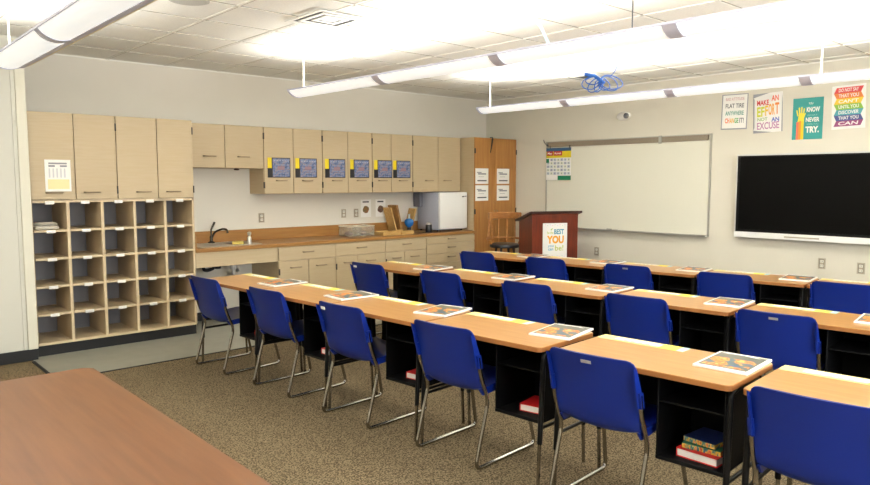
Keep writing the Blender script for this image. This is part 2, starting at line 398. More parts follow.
# sink
t = thing('sink', 'shallow stainless steel drop-in sink in the counter beside the cubbies', 'sink', (-4.36, -.30, zct))
b = MB()
X0, X1, Y0, Y1 = -4.70, -4.02, -.54, -.08
for (a, c, d, e) in [(X0, X1, Y0, Y0 + .035), (X0, X1, Y1 - .10, Y1), (X0, X0 + .035, Y0 + .035, Y1 - .1), (X1 - .035, X1, Y0 + .035, Y1 - .1)]:
    b.box(a, c, d, e, zct, zct + .007, M_steel, .003)
b.box(X0 + .03, X1 - .03, Y0 + .03, Y1 - .09, zct, zct + .002, mat('sink_bowl', (176, 174, 166), .3, metal=.4))
b.build('rim', t)
b = MB(); b.box(-4.30, -4.20, Y0 + .03, Y1 - .1, zct + .002, zct + .006, M_dark, .002); b.build('divider', t)
t = thing('faucet', 'dark chrome faucet with a raised lever behind the sink', 'faucet', (-4.41, -.13, zct + .007))
M_dchr = mat('dark_chrome', (70, 66, 60), .25, metal=.9)
b = MB(); b.lathe([(.035, .0005), (.035, .012), (.018, .02), (.017, .07), (.012, .08)], (-4.41, -.13, zct + .007), M_dchr, 14); b.build('base', t)
b = MB(); b.tube(fillet([(-4.41, -.13, zct + .05), (-4.39, -.17, zct + .13), (-4.34, -.26, zct + .165), (-4.315, -.31, zct + .16), (-4.31, -.32, zct + .12)], .05, 5), .011, M_dchr, 10); b.build('spout', t)
b = MB(); b.tube([(-4.41, -.13, zct + .08), (-4.405, -.12, zct + .15), (-4.36, -.11, zct + .23)], .008, M_dchr, 8, .013); b.build('lever', t)
b = MB(); b.lathe([(.022, 0), (.024, .05), (.02, .07), (.012, .08), (.02, .10), (.022, .12), (.01, .128)], (-4.135, -.47, zct + .007), M_steel, 16)
tag(b.build('soap_pump'), 'small silver soap bottle standing at the right end of the sink', 'soap dispenser')
b = MB(); b.poly([(-4.33, -.47, zct + .009), (-4.22, -.50, zct + .009), (-4.19, -.45, zct + .009), (-4.22, -.40, zct + .009), (-4.31, -.42, zct + .009)], (.0, 0, .028), mat('yellow_sponge', (206, 182, 96), .9))
tag(b.build('sponge'), 'yellow sponge lying beside the silver soap bottle', 'sponge')
# pipes below the sink
M_pipe = mat('white_pipe', (214, 212, 206), .4); M_pdark = mat('black_pipe', (30, 30, 34), .5)
t = thing('sink_plumbing', 'white and black drain pipes under the sink opening', 'pipes', (-4.40, -.2, .60))
b = MB(); b.lathe([(.035, 0), (.04, .03), (.04, .16), (.03, .24)], (-4.22, -.25, .58), M_pipe, 14); b.tube(fillet([(-4.22, -.25, .62), (-4.22, -.25, .53), (-4.14, -.2, .52), (-4.10, -.1, .55), (-4.1, -.005, .55)], .04), .02, M_pipe, 10); b.build('drain', t)
b = MB(); b.tube(fillet([(-4.56, -.25, .80), (-4.56, -.25, .60), (-4.50, -.2, .58), (-4.42, -.2, .60), (-4.40, -.25, .80)], .03), .018, M_pdark, 10); b.lathe([(.03, 0), (.035, .01), (.035, .12), (.02, .14)], (-4.40, -.25, .60), M_pdark, 12); b.build('trap', t)
b = MB(); b.lathe([(.02, 0), (.03, .01), (.03, .10), (.02, .12)], (-4.06, -.2, .62), M_pdark, 12); b.build('valve', t)
b = MB(); b.lathe([(.028, 0), (.03, .01), (.03, .16)], (-4.50, -.15, .60), M_pipe, 12); b.build('supply_line', t)

# ------------------------------------------------------------------ tall oak cabinet
t = thing('tall_cabinet', 'tall cabinet with beige side and two orange oak doors in the corner', 'cabinet', (-.43, -.3, .004))
b = MB(); b.box(-.851, -.004, -D + .02, -.004, .10, zt, M_cab, .002); b.build('body', t)
b = MB(); b.box(-.851, -.004, -D + .05, -.05, 0.004, .10, M_black); b.build('toe_kick', t)
for xa, xb, hx in [(-.851, -.448, -.47), (-.448, -.004, -.42)]:
    b = MB(); b.box(xa + .003, xb - .003, -D, -D + .02, .104, zt - .002, M_oak, .002); d = b.build('door', t)
    b = MB(); b.tube(fillet([(hx, -D, 1.0), (hx, -D - .025, 1.0), (hx, -D - .025, 1.13), (hx, -D, 1.13)], .012, 3), .005, M_handle, 6); b.build('handle', d)
hinges(t, -.846, (.3, 1.12, 1.95), -D + .01); hinges(t, -.012, (.3, 1.12, 1.95), -D + .01)
b = MB(); b.tube([(-.56, -D - .014, 1.93), (-.535, -D - .013, 2.02), (-.515, -D - .013, 2.128)], .006, M_dark, 6, .012); b.tube(fillet([(-.515, -D - .013, 2.128), (-.51, -D - .006, 2.143), (-.50, -D + .05, 2.143)], .01), .006, M_dark, 6)
tag(b.build('hanging_strap'), 'short black strap hooked over the top of the left oak door', 'strap')
for lab, xa, za in [('upper printed notice on the left oak door', -.84, 1.50), ('lower printed notice on the left oak door', -.84, 1.268), ('upper printed notice on the right oak door', -.41, 1.50), ('lower printed notice on the right oak door', -.41, 1.265)]:
    sh = on_A(xa, za, -D); wd, hh = .255, .213
    b = MB(); sh.rect(b, 0, wd, 0, hh, .0012, .0025, M_white)
    sh.rect(b, .03, .12, .15, .162, .0025, .003, M_inkl); sh.rect(b, .05, .21, .128, .146, .0025, .003, M_inkl); sh.rect(b, .06, .17, .095, .10, .0025, .003, M_inkl); sh.rect(b, .04, .22, .036, .052, .0025, .003, M_ink)
    tag(b.build('notice_sheet'), lab + ', white with grey lines', 'notice', 'white notices on the oak cabinet')

# paper on the cubby door
sh = on_A(-6.112, 1.450, -D - .018)
t = thing('notice_sheet', 'white notice with yellow lower half taped to the leftmost cubby cabinet door', 'notice', (-6.01, -D - .019, 1.450))
b = MB(); sh.rect(b, 0, .205, 0, .275, .001, .003, M_white); b.build('sheet', t)
b = MB(); sh.rect(b, .03, .175, .236, .25, .003, .0035, M_inkl); sh.rect(b, .03, .08, .212, .228, .003, .0035, M_inkl); sh.rect(b, .12, .175, .212, .228, .003, .0035, M_inkl)
for q in range(5): sh.rect(b, .03 + q * .03, .042 + q * .03, .12, .2, .003, .0035, mat('faint_ink', (208, 206, 208), .7))
b.build('printing', t)
b = MB(); sh.rect(b, .02, .19, .02, .105, .003, .0035, mat('cream_block', (240, 224, 168), .6)); b.build('yellow_block', t)

# ------------------------------------------------------------------ things on the counter
zc = zct
M_clear = mat('clear_plastic', (214, 212, 196), .15, alpha=.18)
for lab, xa in [('clear plastic bin on the counter, left of the pair', -2.80), ('clear plastic bin on the counter, right of the pair', -2.60)]:
    t = thing('plastic_bin', lab, 'bin', (xa + .09, -.30, zc), 0, 'clear bins on the counter')
    b = MB(); x1 = xa + .18; y0, y1 = -.42, -.20; h = .125
    b.box(xa, x1, y0, y1, zc + .001, zc + .006, M_clear)
    b.box(xa, xa + .004, y0, y1, zc + .006, zc + h, M_clear); b.box(x1 - .004, x1, y0, y1, zc + .006, zc + h, M_clear)
    b.box(xa + .004, x1 - .004, y0, y0 + .004, zc + .006, zc + h, M_clear); b.box(xa + .004, x1 - .004, y1 - .004, y1, zc + .006, zc + h, M_clear); b.build('shell', t)
    b = MB(); b.tube([(xa, y0, zc + h), (x1, y0, zc + h), (x1, y1, zc + h), (xa, y1, zc + h), (xa, y0, zc + h)], .005, mat('bin_rim', (216, 212, 196), .3), 6); b.build('rim', t)
    b = MB(); b.lathe([(.02, 0), (.05, .01), (.06, .03), (.04, .05), (.01, .055)], (xa + .06, -.33, zc + .007), mat('bin_contents_purple', (128, 104, 108), .7), 10)
    b.lathe([(.02, 0), (.04, .01), (.05, .03), (.03, .045), (.01, .05)], (xa + .115, -.28, zc + .007), mat('bin_contents_green', (122, 124, 80), .7), 10); b.build('contents', t)
M_pine = wood('pale_pine', (196, 162, 100), (176, 138, 78), .6, (2, 10, 10), 4)
def tray(lab, xa, xb, ya, yb, rz):
    t = thing('wooden_tray', lab, 'tray', ((xa + xb) / 2, (ya + yb) / 2, zc), rz, 'wooden trays on the counter')
    hx, hy = (xb - xa) / 2, (yb - ya) / 2
    b = MB(); b.box(-hx, hx, -hy, hy, .001, .008, M_pine); b.build('bottom', t, world=False)
    b = MB()
    b.box(-hx, hx, -hy, -hy + .012, .008, .045, M_pine, .002); b.box(-hx, hx, hy - .012, hy, .008, .045, M_pine, .002)
    b.box(-hx, -hx + .012, -hy + .012, hy - .012, .008, .045, M_pine, .002); b.box(hx - .012, hx, -hy + .012, hy - .012, .008, .045, M_pine, .002); b.build('rim', t, world=False)
tray('shallow pale wooden tray beside the clear bins', -2.37, -2.08, -.52, -.28, R(3))
tray('shallow pale wooden tray in front of the leaning boards', -2.06, -1.865, -.53, -.29, R(-2))
# boards leaning on each other around the blue flask
def leaning(lab, base, top, wid, th, mm, name='wooden_board'):
    b = MB(); bx, by, bz = base; tx, ty, tz = top
    d = Vector((tx - bx, 0, tz - bz)).normalized(); n = Vector((-d.z, 0, d.x))
    p = [Vector(base) - n * th / 2, Vector(base) + n * th / 2, Vector(top) + n * th / 2, Vector(top) - n * th / 2]
    b.poly(p, (0, wid, 0), mm); tag(b.build(name), lab, 'board', 'boards standing on the counter')
leaning('brown wooden board leaning left of the blue flask, outer one', (-1.90, -.22, zc + .012), (-2.00, -.22, 1.19), .16, .02, M_pine)
leaning('brown wooden board leaning left of the blue flask, inner one', (-1.84, -.26, zc + .012), (-1.93, -.26, 1.225), .18, .03, wood('brown_board', (170, 130, 76), (140, 100, 52), .6))
leaning('wooden board leaning to the right between blue flask and fridge', (-1.66, -.22, zc + .012), (-1.57, -.22, 1.17), .14, .022, M_pine)
t = thing('blue_flask', 'blue round flask on a black stand between the leaning boards', 'flask', (-1.76, -.30, zc))
b = MB(); b.lathe([(.06, 0.001), (.065, .01), (.06, .022), (.03, .03), (.028, .06), (.036, .07)], (-1.76, -.30, zc), M_dark, 18); b.build('stand', t)
b = MB(); b.lathe([(.02, .07), (.05, .095), (.062, .13), (.06, .155), (.045, .175), (.02, .185)], (-1.76, -.30, zc), mat('blue_glass', (38, 112, 186), .15), 18); b.build('bulb', t)
b = MB(); b.lathe([(.02, .185), (.014, .20), (.014, .235), (.018, .245)], (-1.76, -.30, zc), mat('pale_glass', (190, 202, 206), .1), 14); b.build('neck', t)
t = thing('canister', 'small black canister with a silver lid in front of the fridge', 'canister', (-1.565, -.47, zc))
b = MB(); b.lathe([(.04, .001), (.043, .01), (.043, .10), (.04, .105)], (-1.565, -.47, zc), M_dark, 18); b.build('body', t)
b = MB(); b.lathe([(.038, .105), (.038, .122), (.02, .132), (.005, .134)], (-1.565, -.47, zc), M_steel, 18); b.build('lid', t)
b = MB(); b.tube([(-1.688, -.33, zc + .005), (-1.66, -.44, zc + .005), (-1.62, -.54, zc + .005), (-1.50, -.56, zc + .005), (-1.40, -.53, zc + .005)], .004, M_dark, 6)
tag(b.build('power_cord'), 'thin black cord lying on the counter from flask to fridge', 'cord')
t = thing('mini_fridge', 'white mini fridge standing on the counter by the oak cabinet', 'fridge', (-1.14, -.3, zc))
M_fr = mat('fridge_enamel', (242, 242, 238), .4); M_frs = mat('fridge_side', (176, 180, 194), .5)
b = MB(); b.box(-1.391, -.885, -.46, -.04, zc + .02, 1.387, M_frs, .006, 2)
for fx in (-1.36, -.92):
    for fy in (-.42, -.08): b.lathe([(.014, 0), (.014, .022)], (fx, fy, zc + .0005), M_dark, 8)
b.build('body', t)
b = MB(); b.box(-1.391, -.885, -.50, -.464, zc + .032, 1.387, M_fr, .008, 2); d = b.build('door', t)
b = MB(); b.box(-.985, -.945, -.503, -.5, 1.32, 1.335, M_ink, .001); b.box(-.94, -.90, -.503, -.5, 1.325, 1.337, M_inkl, .001); b.build('badge', d)
b = MB(); b.box(-1.46, -1.40, -.16, -.03, 1.19, 1.385, mat('grey_box', (108, 108, 116), .6), .004)
tag(b.build('small_speaker'), 'small dark grey box on the wall between cabinet and fridge', 'box')

# outlets
def outlet(sh, lab, horizontal=False):
    b = MB(); sh.rect(b, -.035, .035, -.055, .055, 0.0005, .006, M_outl); 
    for v in (-.024, .024): sh.rect(b, -.017, .017, v - .014, v + .014, .006, .0085, mat('outlet_face', (226, 222, 206), .4)); 
    for v in (-.024, .024):
        for u in (-.007, .007): sh.rect(b, u - .002, u + .002, v - .006, v + .007, .0085, .009, M_outd)
    sh.rect(b, -.022, .022, -.043, -.038, .006, .0075, M_outd); sh.rect(b, -.022, .022, .038, .043, .006, .0075, M_outd)
    sh.rect(b, -.022, -.018, -.043, .043, .006, .0075, M_outd); sh.rect(b, .018, .022, -.043, .043, .006, .0075, M_outd)
    tag(b.build('wall_outlet'), lab, 'outlet', 'wall outlets')
outlet(on_A(-3.738, 1.115), 'lone wall outlet above the counter near the sink')
outlet(on_A(-2.592, 1.13), 'left outlet of the pair above the clear bins')
outlet(on_A(-2.399, 1.13), 'right outlet of the pair, next to the food cards')
outlet(on_B(-2.02, .624), 'low wall outlet under the whiteboard right of the lectern')
outlet(on_B(-4.748, .704), 'left of the two outlets below the television')
outlet(on_B(-5.104, .687), 'right of the two outlets below the television')
for lab, xa, cols in [('left food card beside the outlets, round green and brown picture', -2.325, ((150, 92, 52), (84, 96, 56))), ('right food card above the counter, small brown picture', -2.085, ((134, 108, 92), (90, 62, 48)))]:
    sh = on_A(xa, 1.07); b = MB(); sh.rect(b, 0, .165, 0, .23, .001, .002, M_white)
    sh.rect(b, .03, .13, .19, .208, .002, .0025, M_ink)
    pts = [(.082 + .05 * math.cos(a * .5236) * (1 + .12 * math.sin(a * 2.1)), .10 + .048 * math.sin(a * .5236)) for a in range(12)]
    sh.shape(b, pts, .002, .0026, mat('food_print_' + ('a' if xa < -2.2 else 'b'), cols[0], .6, rgb2=cols[1], scale=30))
    tag(b.build('food_card'), lab, 'card', 'food cards above the counter')

# ------------------------------------------------------------------ front wall: whiteboard, television, posters
t = thing('whiteboard', 'large white marker board with a brown tack rail on the front wall', 'whiteboard', (-.01, -2.36, .909))
y0, y1, z0, z1 = -1.172, -3.542, .909, 2.074
b = MB(); b.box(-.018, -.001, y1 + .01, y0 - .01, z0 + .01, z1 - .07, M_board); b.build('writing_surface', t)
b = MB(); b.box(-.026, -.001, y0 - .018, y0, z0, z1, M_alu, .002); b.box(-.026, -.001, y1, y1 + .018, z0, z1, M_alu, .002); b.box(-.026, -.001, y1 + .018, y0 - .018, z0, z0 + .014, M_alu, .002); b.box(-.026, -.001, y1 + .018, y0 - .018, z1 - .012, z1, M_alu, .002); b.build('frame', t)
b = MB(); b.box(-.03, -.002, y1 + .04, y0 - .03, z1 - .075, z1 - .012, M_cork, .002); b.build('tack_rail', t)
b = MB(); b.box(-.075, -.026, y1 + .01, y0 - .05, z0 - .004, z0 + .006, M_plas, .002); b.box(-.078, -.072, y1 + .01, y0 - .05, z0 - .004, z0 + .018, M_alu, .001); b.build('marker_tray', t)
b = MB(); b.box(-.04, -.03, -2.93, -2.89, z1 - .09, z1 + .004, M_alu, .002); b.build('map_hook', t)
b = MB(); b.tube([(-.03, y0 - .02, z1 - .05), (-.05, y0 + .01, z1 - .01), (-.045, y0 + .03, z1 + .03)], .005, M_ink, 6); b.lathe([(.004, 0), (.014, .004), (.014, .02), (.004, .024)], (-.04, y0 - .035, z1 - .06), M_ink, 8); b.build('flag_holder', t)
for yy, col, nm in [(-2.20, (40, 40, 46), 'black marker lying on the whiteboard tray'), (-2.29, (190, 186, 176), 'pale marker lying on the whiteboard tray')]:
    b = MB(); b.tube([(-.05, yy, z0 + .016), (-.05, yy - .07, z0 + .016)], .008, mat('marker_' + str(col[0]), col, .4), 8); tag(b.build('marker'), nm, 'marker', 'markers on the whiteboard tray')
# calendar hanging on the board
sh = on_B(-1.185, 1.553, -.031)
t = thing('wall_calendar', 'colourful month calendar hanging at the left edge of the whiteboard', 'calendar', (-.033, -1.36, 1.553))
CW, CH = .42, .435
b = MB(); sh.rect(b, 0, CW, 0, CH, 0, .002, M_white); b.build('sheet', t)
b = MB(); sh.rect(b, 0, CW, CH - .045, CH, .002, .003, mat('cal_blue', (58, 96, 132), .6)); sh.rect(b, 0, CW, CH - .135, CH - .045, .002, .003, mat('cal_yellow', (214, 196, 30), .6))
sh.rect(b, .01, .115, CH - .105, CH - .045, .003, .0035, mat('cal_red', (176, 44, 34), .6)); sh.rect(b, .125, .27, CH - .105, CH - .045, .003, .0035, MC['cal_red'])
sh.text(b, 'May', .025, .10, CH - .095, CH - .058, .004, M_white, .02); sh.text(b, 'August', .14, .255, CH - .095, CH - .058, .004, M_white, .02)
b.build('header', t)
b = MB(); sh.rect(b, .0, .05, CH - .20, CH - .145, .002, .003, mat('cal_green', (24, 128, 88), .6)); sh.rect(b, .2, CW, 0, .06, .002, .003, MC['cal_green']); b.build('green_panel', t)
b = MB()
for r_ in range(5):
    for q in range(7):
        if r_ == 4 and q < 1: continue
        sh.rect(b, .01 + q * .058, .058 + q * .058, .072 + r_ * .046, .108 + r_ * .046, .002, .0026, mat('cal_cell_%d' % ((r_ + q) % 3), [(196, 206, 212), (214, 220, 204), (182, 190, 206)][(r_ + q) % 3], .6))
        sh.rect(b, .027 + q * .058, .039 + q * .058, .08 + r_ * .046, .1 + r_ * .046, .0026, .003, M_inkl)
b.build('day_grid', t)
b = MB(); b.tube([sh.p(.07, CH - .005, .008), sh.p(.07, CH + .03, .008)], .004, M_ink, 6); b.tube([sh.p(CW - .02, CH - .01, .009), sh.p(CW - .02, CH + .03, .009)], .006, M_ink, 6); b.build('clip', t)

# television
t = thing('television', 'large black wall-mounted television with white lower bar', 'television', (-.05, -4.66, .93))
ya, yb, za, zb = -3.867, -5.50, .93, 1.826
b = MB(); b.box(-.07, -.012, yb + .01, ya - .01, za + .02, zb - .01, M_dark, .004); b.box(-.012, -.001, yb + .4, ya - .4, za + .2, zb - .2, M_blk); b.build('housing', t)
b = MB(); M_bez = mat('tv_bezel', (206, 204, 200), .3)
b.box(-.082, -.06, ya - .012, ya, za, zb, M_bez, .002); b.box(-.082, -.06, yb, yb + .012, za, zb, M_bez, .002); b.box(-.082, -.06, yb + .012, ya - .012, zb - .016, zb, M_bez, .002)
b.build('bezel', t)
b = MB(); b.box(-.088, -.06, yb, ya, za, za + .062, mat('tv_bar', (236, 236, 232), .3), .003); d = b.build('lower_bar', t)
b = MB(); b.box(-.090, -.088, -4.74, -4.40, za + .022, za + .036, M_outl); b.build('speaker_slot', d)
b = MB(); b.box(-.078, -.062, yb + .012, ya - .012, za + .062, zb - .016, M_screen); b.build('screen', t)
b = MB(); b.box(-.0795, -.078, yb + .012, ya - .012, za + .062, za + .09, M_blk); b.box(-.0795, -.078, ya - .04, ya - .012, za + .09, zb - .03, M_blk); b.box(-.0795, -.078, yb + .012, ya - .012, zb - .03, zb - .016, M_blk); b.build('screen_margin', t)

def poster(name, lab, y, z, w_, h_, tilt=0):
    t = thing(name, lab, 'poster', (-.001, y - w_ / 2, z), 0, 'motivational posters above the television')
    X = (0, -math.cos(tilt), math.sin(tilt)); Y = (0, math.sin(tilt), math.cos(tilt))
    return t, Sheet((-.001, y, z), X, Y, (-1, 0, 0))
c = lambda n, rgb: mat(n, rgb, .55)
# 1
t, sh = poster('motivational_poster', 'white poster with grey border about a flat tire, leftmost of the four', -3.635, 2.108, .292, .385, R(-1))
b = MB(); sh.rect(b, 0, .292, 0, .385, 0, .002, c('poster_grey', (150, 152, 156))); sh.rect(b, .012, .28, .014, .375, .002, .003, M_white); b.build('sheet', t)
b = MB(); sh.text(b, 'BAD ATTITUDE', .045, .25, .315, .347, .0035, c('p_pink', (204, 160, 160)), .01); sh.text(b, 'FLAT TIRE', .045, .25, .235, .282, .0035, c('p_char', (84, 86, 92)), .02)
sh.text(b, 'ANYWHERE', .045, .25, .155, .202, .0035, c('p_teal', (70, 150, 132)), .02)
for s_, u0, u1, cc in [('CH', .045, .095, (238, 116, 40)), ('AN', .098, .148, (232, 178, 50)), ('GE', .151, .195, (84, 170, 90)), ('IT!', .205, .255, (130, 132, 136))]: sh.text(b, s_, u0, u1, .07, .125, .0035, c('p1' + s_[0], cc), .03)
b.build('lettering', t)
# 2
t, sh = poster('motivational_poster', 'white poster with rainbow letters MAKE AN EFFORT NOT AN EXCUSE', -4.0, 2.05, .305, .415, R(2))
b = MB(); sh.rect(b, 0, .305, 0, .415, 0, .002, M_white); b.build('sheet', t)
b = MB(); sh.shape(b, [(0, .415), (.17, .415), (0, .375)], .002, .003, c('poster_grey', 0)); sh.shape(b, [(0, 0), (.2, 0), (0, .03)], .002, .003, c('poster_grey', 0)); sh.shape(b, [(0, .03), (.012, .06), (.012, .36), (0, .38)], .002, .003, c('poster_grey', 0)); sh.shape(b, [(.292, 0), (.305, 0), (.305, .3), (.299, .4)], .002, .003, c('poster_grey', 0)); b.build('grey_corner', t)
b = MB(); sh.text(b, 'MAKE', .04, .165, .29, .345, .0035, c('p_red', (214, 60, 58)), .03); sh.text(b, 'AN', .19, .265, .325, .385, .0035, c('p_coral', (236, 110, 80)), .03)
for s_, u0, u1, v0, v1, cc in [('EF', .04, .12, .17, .275, (212, 214, 60)), ('F', .125, .155, .175, .285, (236, 196, 60)), ('OR', .16, .225, .18, .30, (240, 168, 60)), ('T', .228, .27, .185, .305, (236, 140, 60))]: sh.text(b, s_, u0, u1, v0, v1, .0035, c('p2' + s_, cc), .03)
sh.text(b, 'NOT', .045, .15, .125, .16, .0035, c('p_green', (130, 176, 76)), .01); sh.text(b, 'AN', .19, .27, .11, .155, .0035, c('p_blue', (92, 112, 190)), .03)
sh.text(b, 'EXCUSE', .04, .27, .035, .11, .0035, c('p_purple', (190, 130, 170)), .02); b.build('lettering', t)
# 3
t, sh = poster('motivational_poster', 'teal poster with a raised orange and yellow hand, text ending TRY', -4.40, 1.965, .292, .42, 0)
b = MB(); sh.rect(b, 0, .292, 0, .42, 0, .002, c('poster_teal', (52, 152, 146))); b.build('sheet', t)
b = MB()
sh.rect(b, .04, .062, 0.0, .18, .002, .0028, c('h_coral', (240, 116, 90))); sh.rect(b, .062, .085, -.0, .19, .002, .003, c('h_orange', (240, 150, 50))); sh.rect(b, .085, .112, 0, .20, .002, .0028, c('h_yellow', (240, 208, 40)))
sh.shape(b, [(.05, .18), (.062, .26), (.085, .275), (.112, .26), (.112, .19)], .002, .003, c('h_lemon', (236, 220, 60)))
for u, v0, v1, k in [(.045, .24, .30, -.012), (.062, .255, .325, -.005), (.08, .26, .33, .002), (.098, .255, .315, .008)]: sh.shape(b, [(u, v0), (u + .012, v0), (u + .012 + k, v1), (u + k, v1)], .002, .0032, c('h_lemon', 0))
sh.shape(b, [(.105, .20), (.112, .22), (.128, .265), (.12, .27), (.104, .245)], .002, .0032, c('h_lemon', 0)); b.build('hand_motif', t)
b = MB(); sh.text(b, 'YOU', .15, .195, .35, .372, .0035, M_white, .01); sh.text(b, 'KNOW', .135, .26, .275, .325, .0035, M_white, .03); sh.text(b, 'WHAT', .14, .24, .235, .25, .0035, c('pale_teal', (150, 200, 194)))
sh.text(b, "NEVER", .13, .26, .175, .22, .0035, M_white, .03); sh.text(b, 'UNTIL YOU', .14, .25, .145, .16, .0035, c('pale_teal', 0)); sh.text(b, 'TRY.', .13, .26, .065, .13, .0035, M_white, .05); b.build('lettering', t)
# 4
t, sh = poster('motivational_poster', 'white poster with seven rainbow chevron bands ending in CAN, rightmost of four', -4.775, 2.048, .30, .425, R(1.5))
b = MB(); sh.rect(b, 0, .30, 0, .425, 0, .002, M_white); b.build('sheet', t)
bands = [('DO NOT SAY', (222, 74, 74)), ('THAT YOU', (230, 132, 64)), ("CAN'T", (232, 196, 60)), ('UNTIL YOU', (142, 186, 70)), ('DISCOVER', (80, 160, 170)), ('THAT YOU', (76, 84, 140)), ('CAN', (150, 76, 120))]
for k, (s_, cc) in enumerate(bands):
    v1 = .405 - k * .054; v0 = v1 - .054; q = .012 if k % 2 == 0 else -.012
    b = MB(); sh.shape(b, [(.03 - q, v0), (.03 + q, v1), (.27 + q, v1), (.27 - q, v0)], .002, .003, c('band_%d' % k, cc)); sh.text(b, s_, .06, .24, v0 + .011, v1 - .009, .0035, M_white, .02, .12 if k % 2 == 0 else -.05); b.build('band', t)
# wall sensor
t = thing('wall_sensor', 'small white oval alarm with a dark round lens high on the front wall', 'alarm', (-.01, -2.39, 2.31))
b = MB(); b.lathe([(.03, 0), (.098, -.003), (.10, -.02), (.08, -.03)], (-.001, -2.39, 2.345), M_plas, 20, 'x'); 
for v in b.bm.verts: v.co.z = 2.345 + (v.co.z - 2.345) * .55
b.build('plate', t)
b = MB(); b.lathe([(.028, -.028), (.034, -.03), (.034, -.05), (.015, -.06)], (-.001, -2.44, 2.345), mat('sensor_lens', (120, 122, 128), .2, metal=.4), 16, 'x'); b.build('lens', t)

# ------------------------------------------------------------------ lectern and stool
ang = math.atan2(-.27, .60)
P0 = Vector((-1.045, -1.80, 0)); LW, LD = .63, .38
t = thing('lectern', 'dark red mahogany lectern with a sloping top beside the whiteboard', 'lectern', P0, ang)
b = MB()
zf, zb_ = 1.142, 1.025
b.poly([(0, 0, .06), (0, LD, .06), (0, LD, zb_), (0, 0, zf)], (.025, 0, 0), M_mahog); b.poly([(LW - .025, 0, .06), (LW - .025, LD, .06), (LW - .025, LD, zb_), (LW - .025, 0, zf)], (.025, 0, 0), M_mahog)
b.build('side_panel', t, world=False)
b = MB(); b.box(.025, LW - .025, 0, .02, .06, zf, M_mahog, .001); b.build('front_panel', t, world=False)
b = MB(); b.box(-.02, LW + .02, -.02, LD - .05, 0.001, .06, M_mahogd, .004); b.build('base', t, world=False)
b = MB(); b.box(.025, LW - .025, .03, LD - .03, .55, .57, M_mahog); b.build('shelf', t, world=False)
sl = (zb_ - zf) / LD
b = MB(); b.poly([(-.04, -.035, zf - sl * .035 * 0 + .004), (LW + .04, -.035, zf + .004), (LW + .04, LD + .04, zb_ + .0), (-.04, LD + .04, zb_ + .0)], (0, 0, .024), M_mahogd); b.build('reading_top', t, world=False)
Mx = WM[t.name]
o_ = Mx @ Vector((.145, -.0015, .58)); X_ = (Mx.to_3x3() @ Vector((1, 0, 0))); N_ = (Mx.to_3x3() @ Vector((0, -1, 0)))
sh = Sheet(o_, X_, (0, 0, 1), N_)
t2 = thing('lectern_sign', 'white sign with BEST YOU lettering taped to the front of the lectern', 'sign', o_ + Vector((.15, 0, 0)))
SW, SH = .335, .44
b = MB(); sh.rect(b, 0, SW, 0, SH, .0, .002, M_white); b.build('sheet', t2)
b = MB(); sh.text(b, 'BEST', .155, .29, .30, .365, .003, c('s_teal', (64, 150, 176)), .03); sh.text(b, 'YOU', .055, .29, .185, .285, .003, c('s_orange', (240, 166, 30)), .05)
sh.text(b, 'you', .07, .15, .135, .165, .003, c('s_blue', (90, 170, 200)), .01); sh.text(b, 'can', .075, .145, .10, .125, .003, c('s_blue', 0), .02); sh.text(b, 'be!', .17, .285, .095, .165, .003, c('s_lime', (190, 200, 90)), .01)
sh.text(b, 'be the', .06, .145, .305, .34, .003, c('s_lime', 0), .01); b.build('lettering', t2)
b = MB(); sh.shape(b, [(.11, .345), (.125, .362), (.14, .372), (.122, .374), (.108, .362)], .002, .003, c('s_leaf', (150, 190, 70)))
for q in range(9): sh.rect(b, .025 + q * .034, .037 + q * .034, SH - .025 - (q % 2) * .008, SH - .017 - (q % 2) * .008, .002, .0026, c('dot%d' % (q % 3), [(236, 190, 200), (190, 220, 200), (200, 200, 236)][q % 3])); sh.rect(b, .025 + q * .034, .037 + q * .034, .02 + (q % 2) * .008, .028 + (q % 2) * .008, .002, .0026, c('dot%d' % (q % 3), 0))
b.build('confetti_motif', t2)

t = thing('wooden_stool', 'light oak high stool with a black seat and round back behind the lectern', 'stool', (-.79, -1.12, .004), R(-25))
M_st = wood('stool_oak', (186, 128, 66), (160, 102, 46), .4)
def arc(r, z, a0, a1, n=14, sx=1): return [(r * math.cos(R(a0 + (a1 - a0) * k / n)) * sx, r * math.sin(R(a0 + (a1 - a0) * k / n)), z) for k in range(n + 1)]
b = MB(); b.lathe([(.02, .66), (.19, .662), (.205, .675), (.2, .70), (.15, .715), (.02, .718)], (0, 0, 0), M_dark, 24); b.build('seat', t, world=False)
b = MB()
for z in (1.045, 1.065, 1.085, 1.105): b.tube(arc(.215, z, -5, 185), .015, M_st, 8)
b.build('back_rail', t, world=False)
b = MB(); b.tube(arc(.235, .77, -25, 205), .016, M_st, 8); b.build('arm_rail', t, world=False)
for a in (0, 30, 60, 90, 120, 150, 180):
    b = MB(); b.tube([(.19 * math.cos(R(a)), .19 * math.sin(R(a)), .70), (.225 * math.cos(R(a)), .225 * math.sin(R(a)), .77), (.215 * math.cos(R(a)), .215 * math.sin(R(a)), 1.05)], .009, M_st, 8); b.build('spindle', t, world=False)
for a in (45, 135, 225, 315):
    b = MB(); b.tube([(.12 * math.cos(R(a)), .12 * math.sin(R(a)), .665), (.22 * math.cos(R(a)), .22 * math.sin(R(a)), 0.003)], .016, mat('stool_leg_dark', (52, 34, 24), .4), 8); b.build('leg', t, world=False)
b = MB(); b.tube(arc(.185, .25, 0, 360, 24), .010, M_st, 8); b.build('foot_ring', t, world=False)

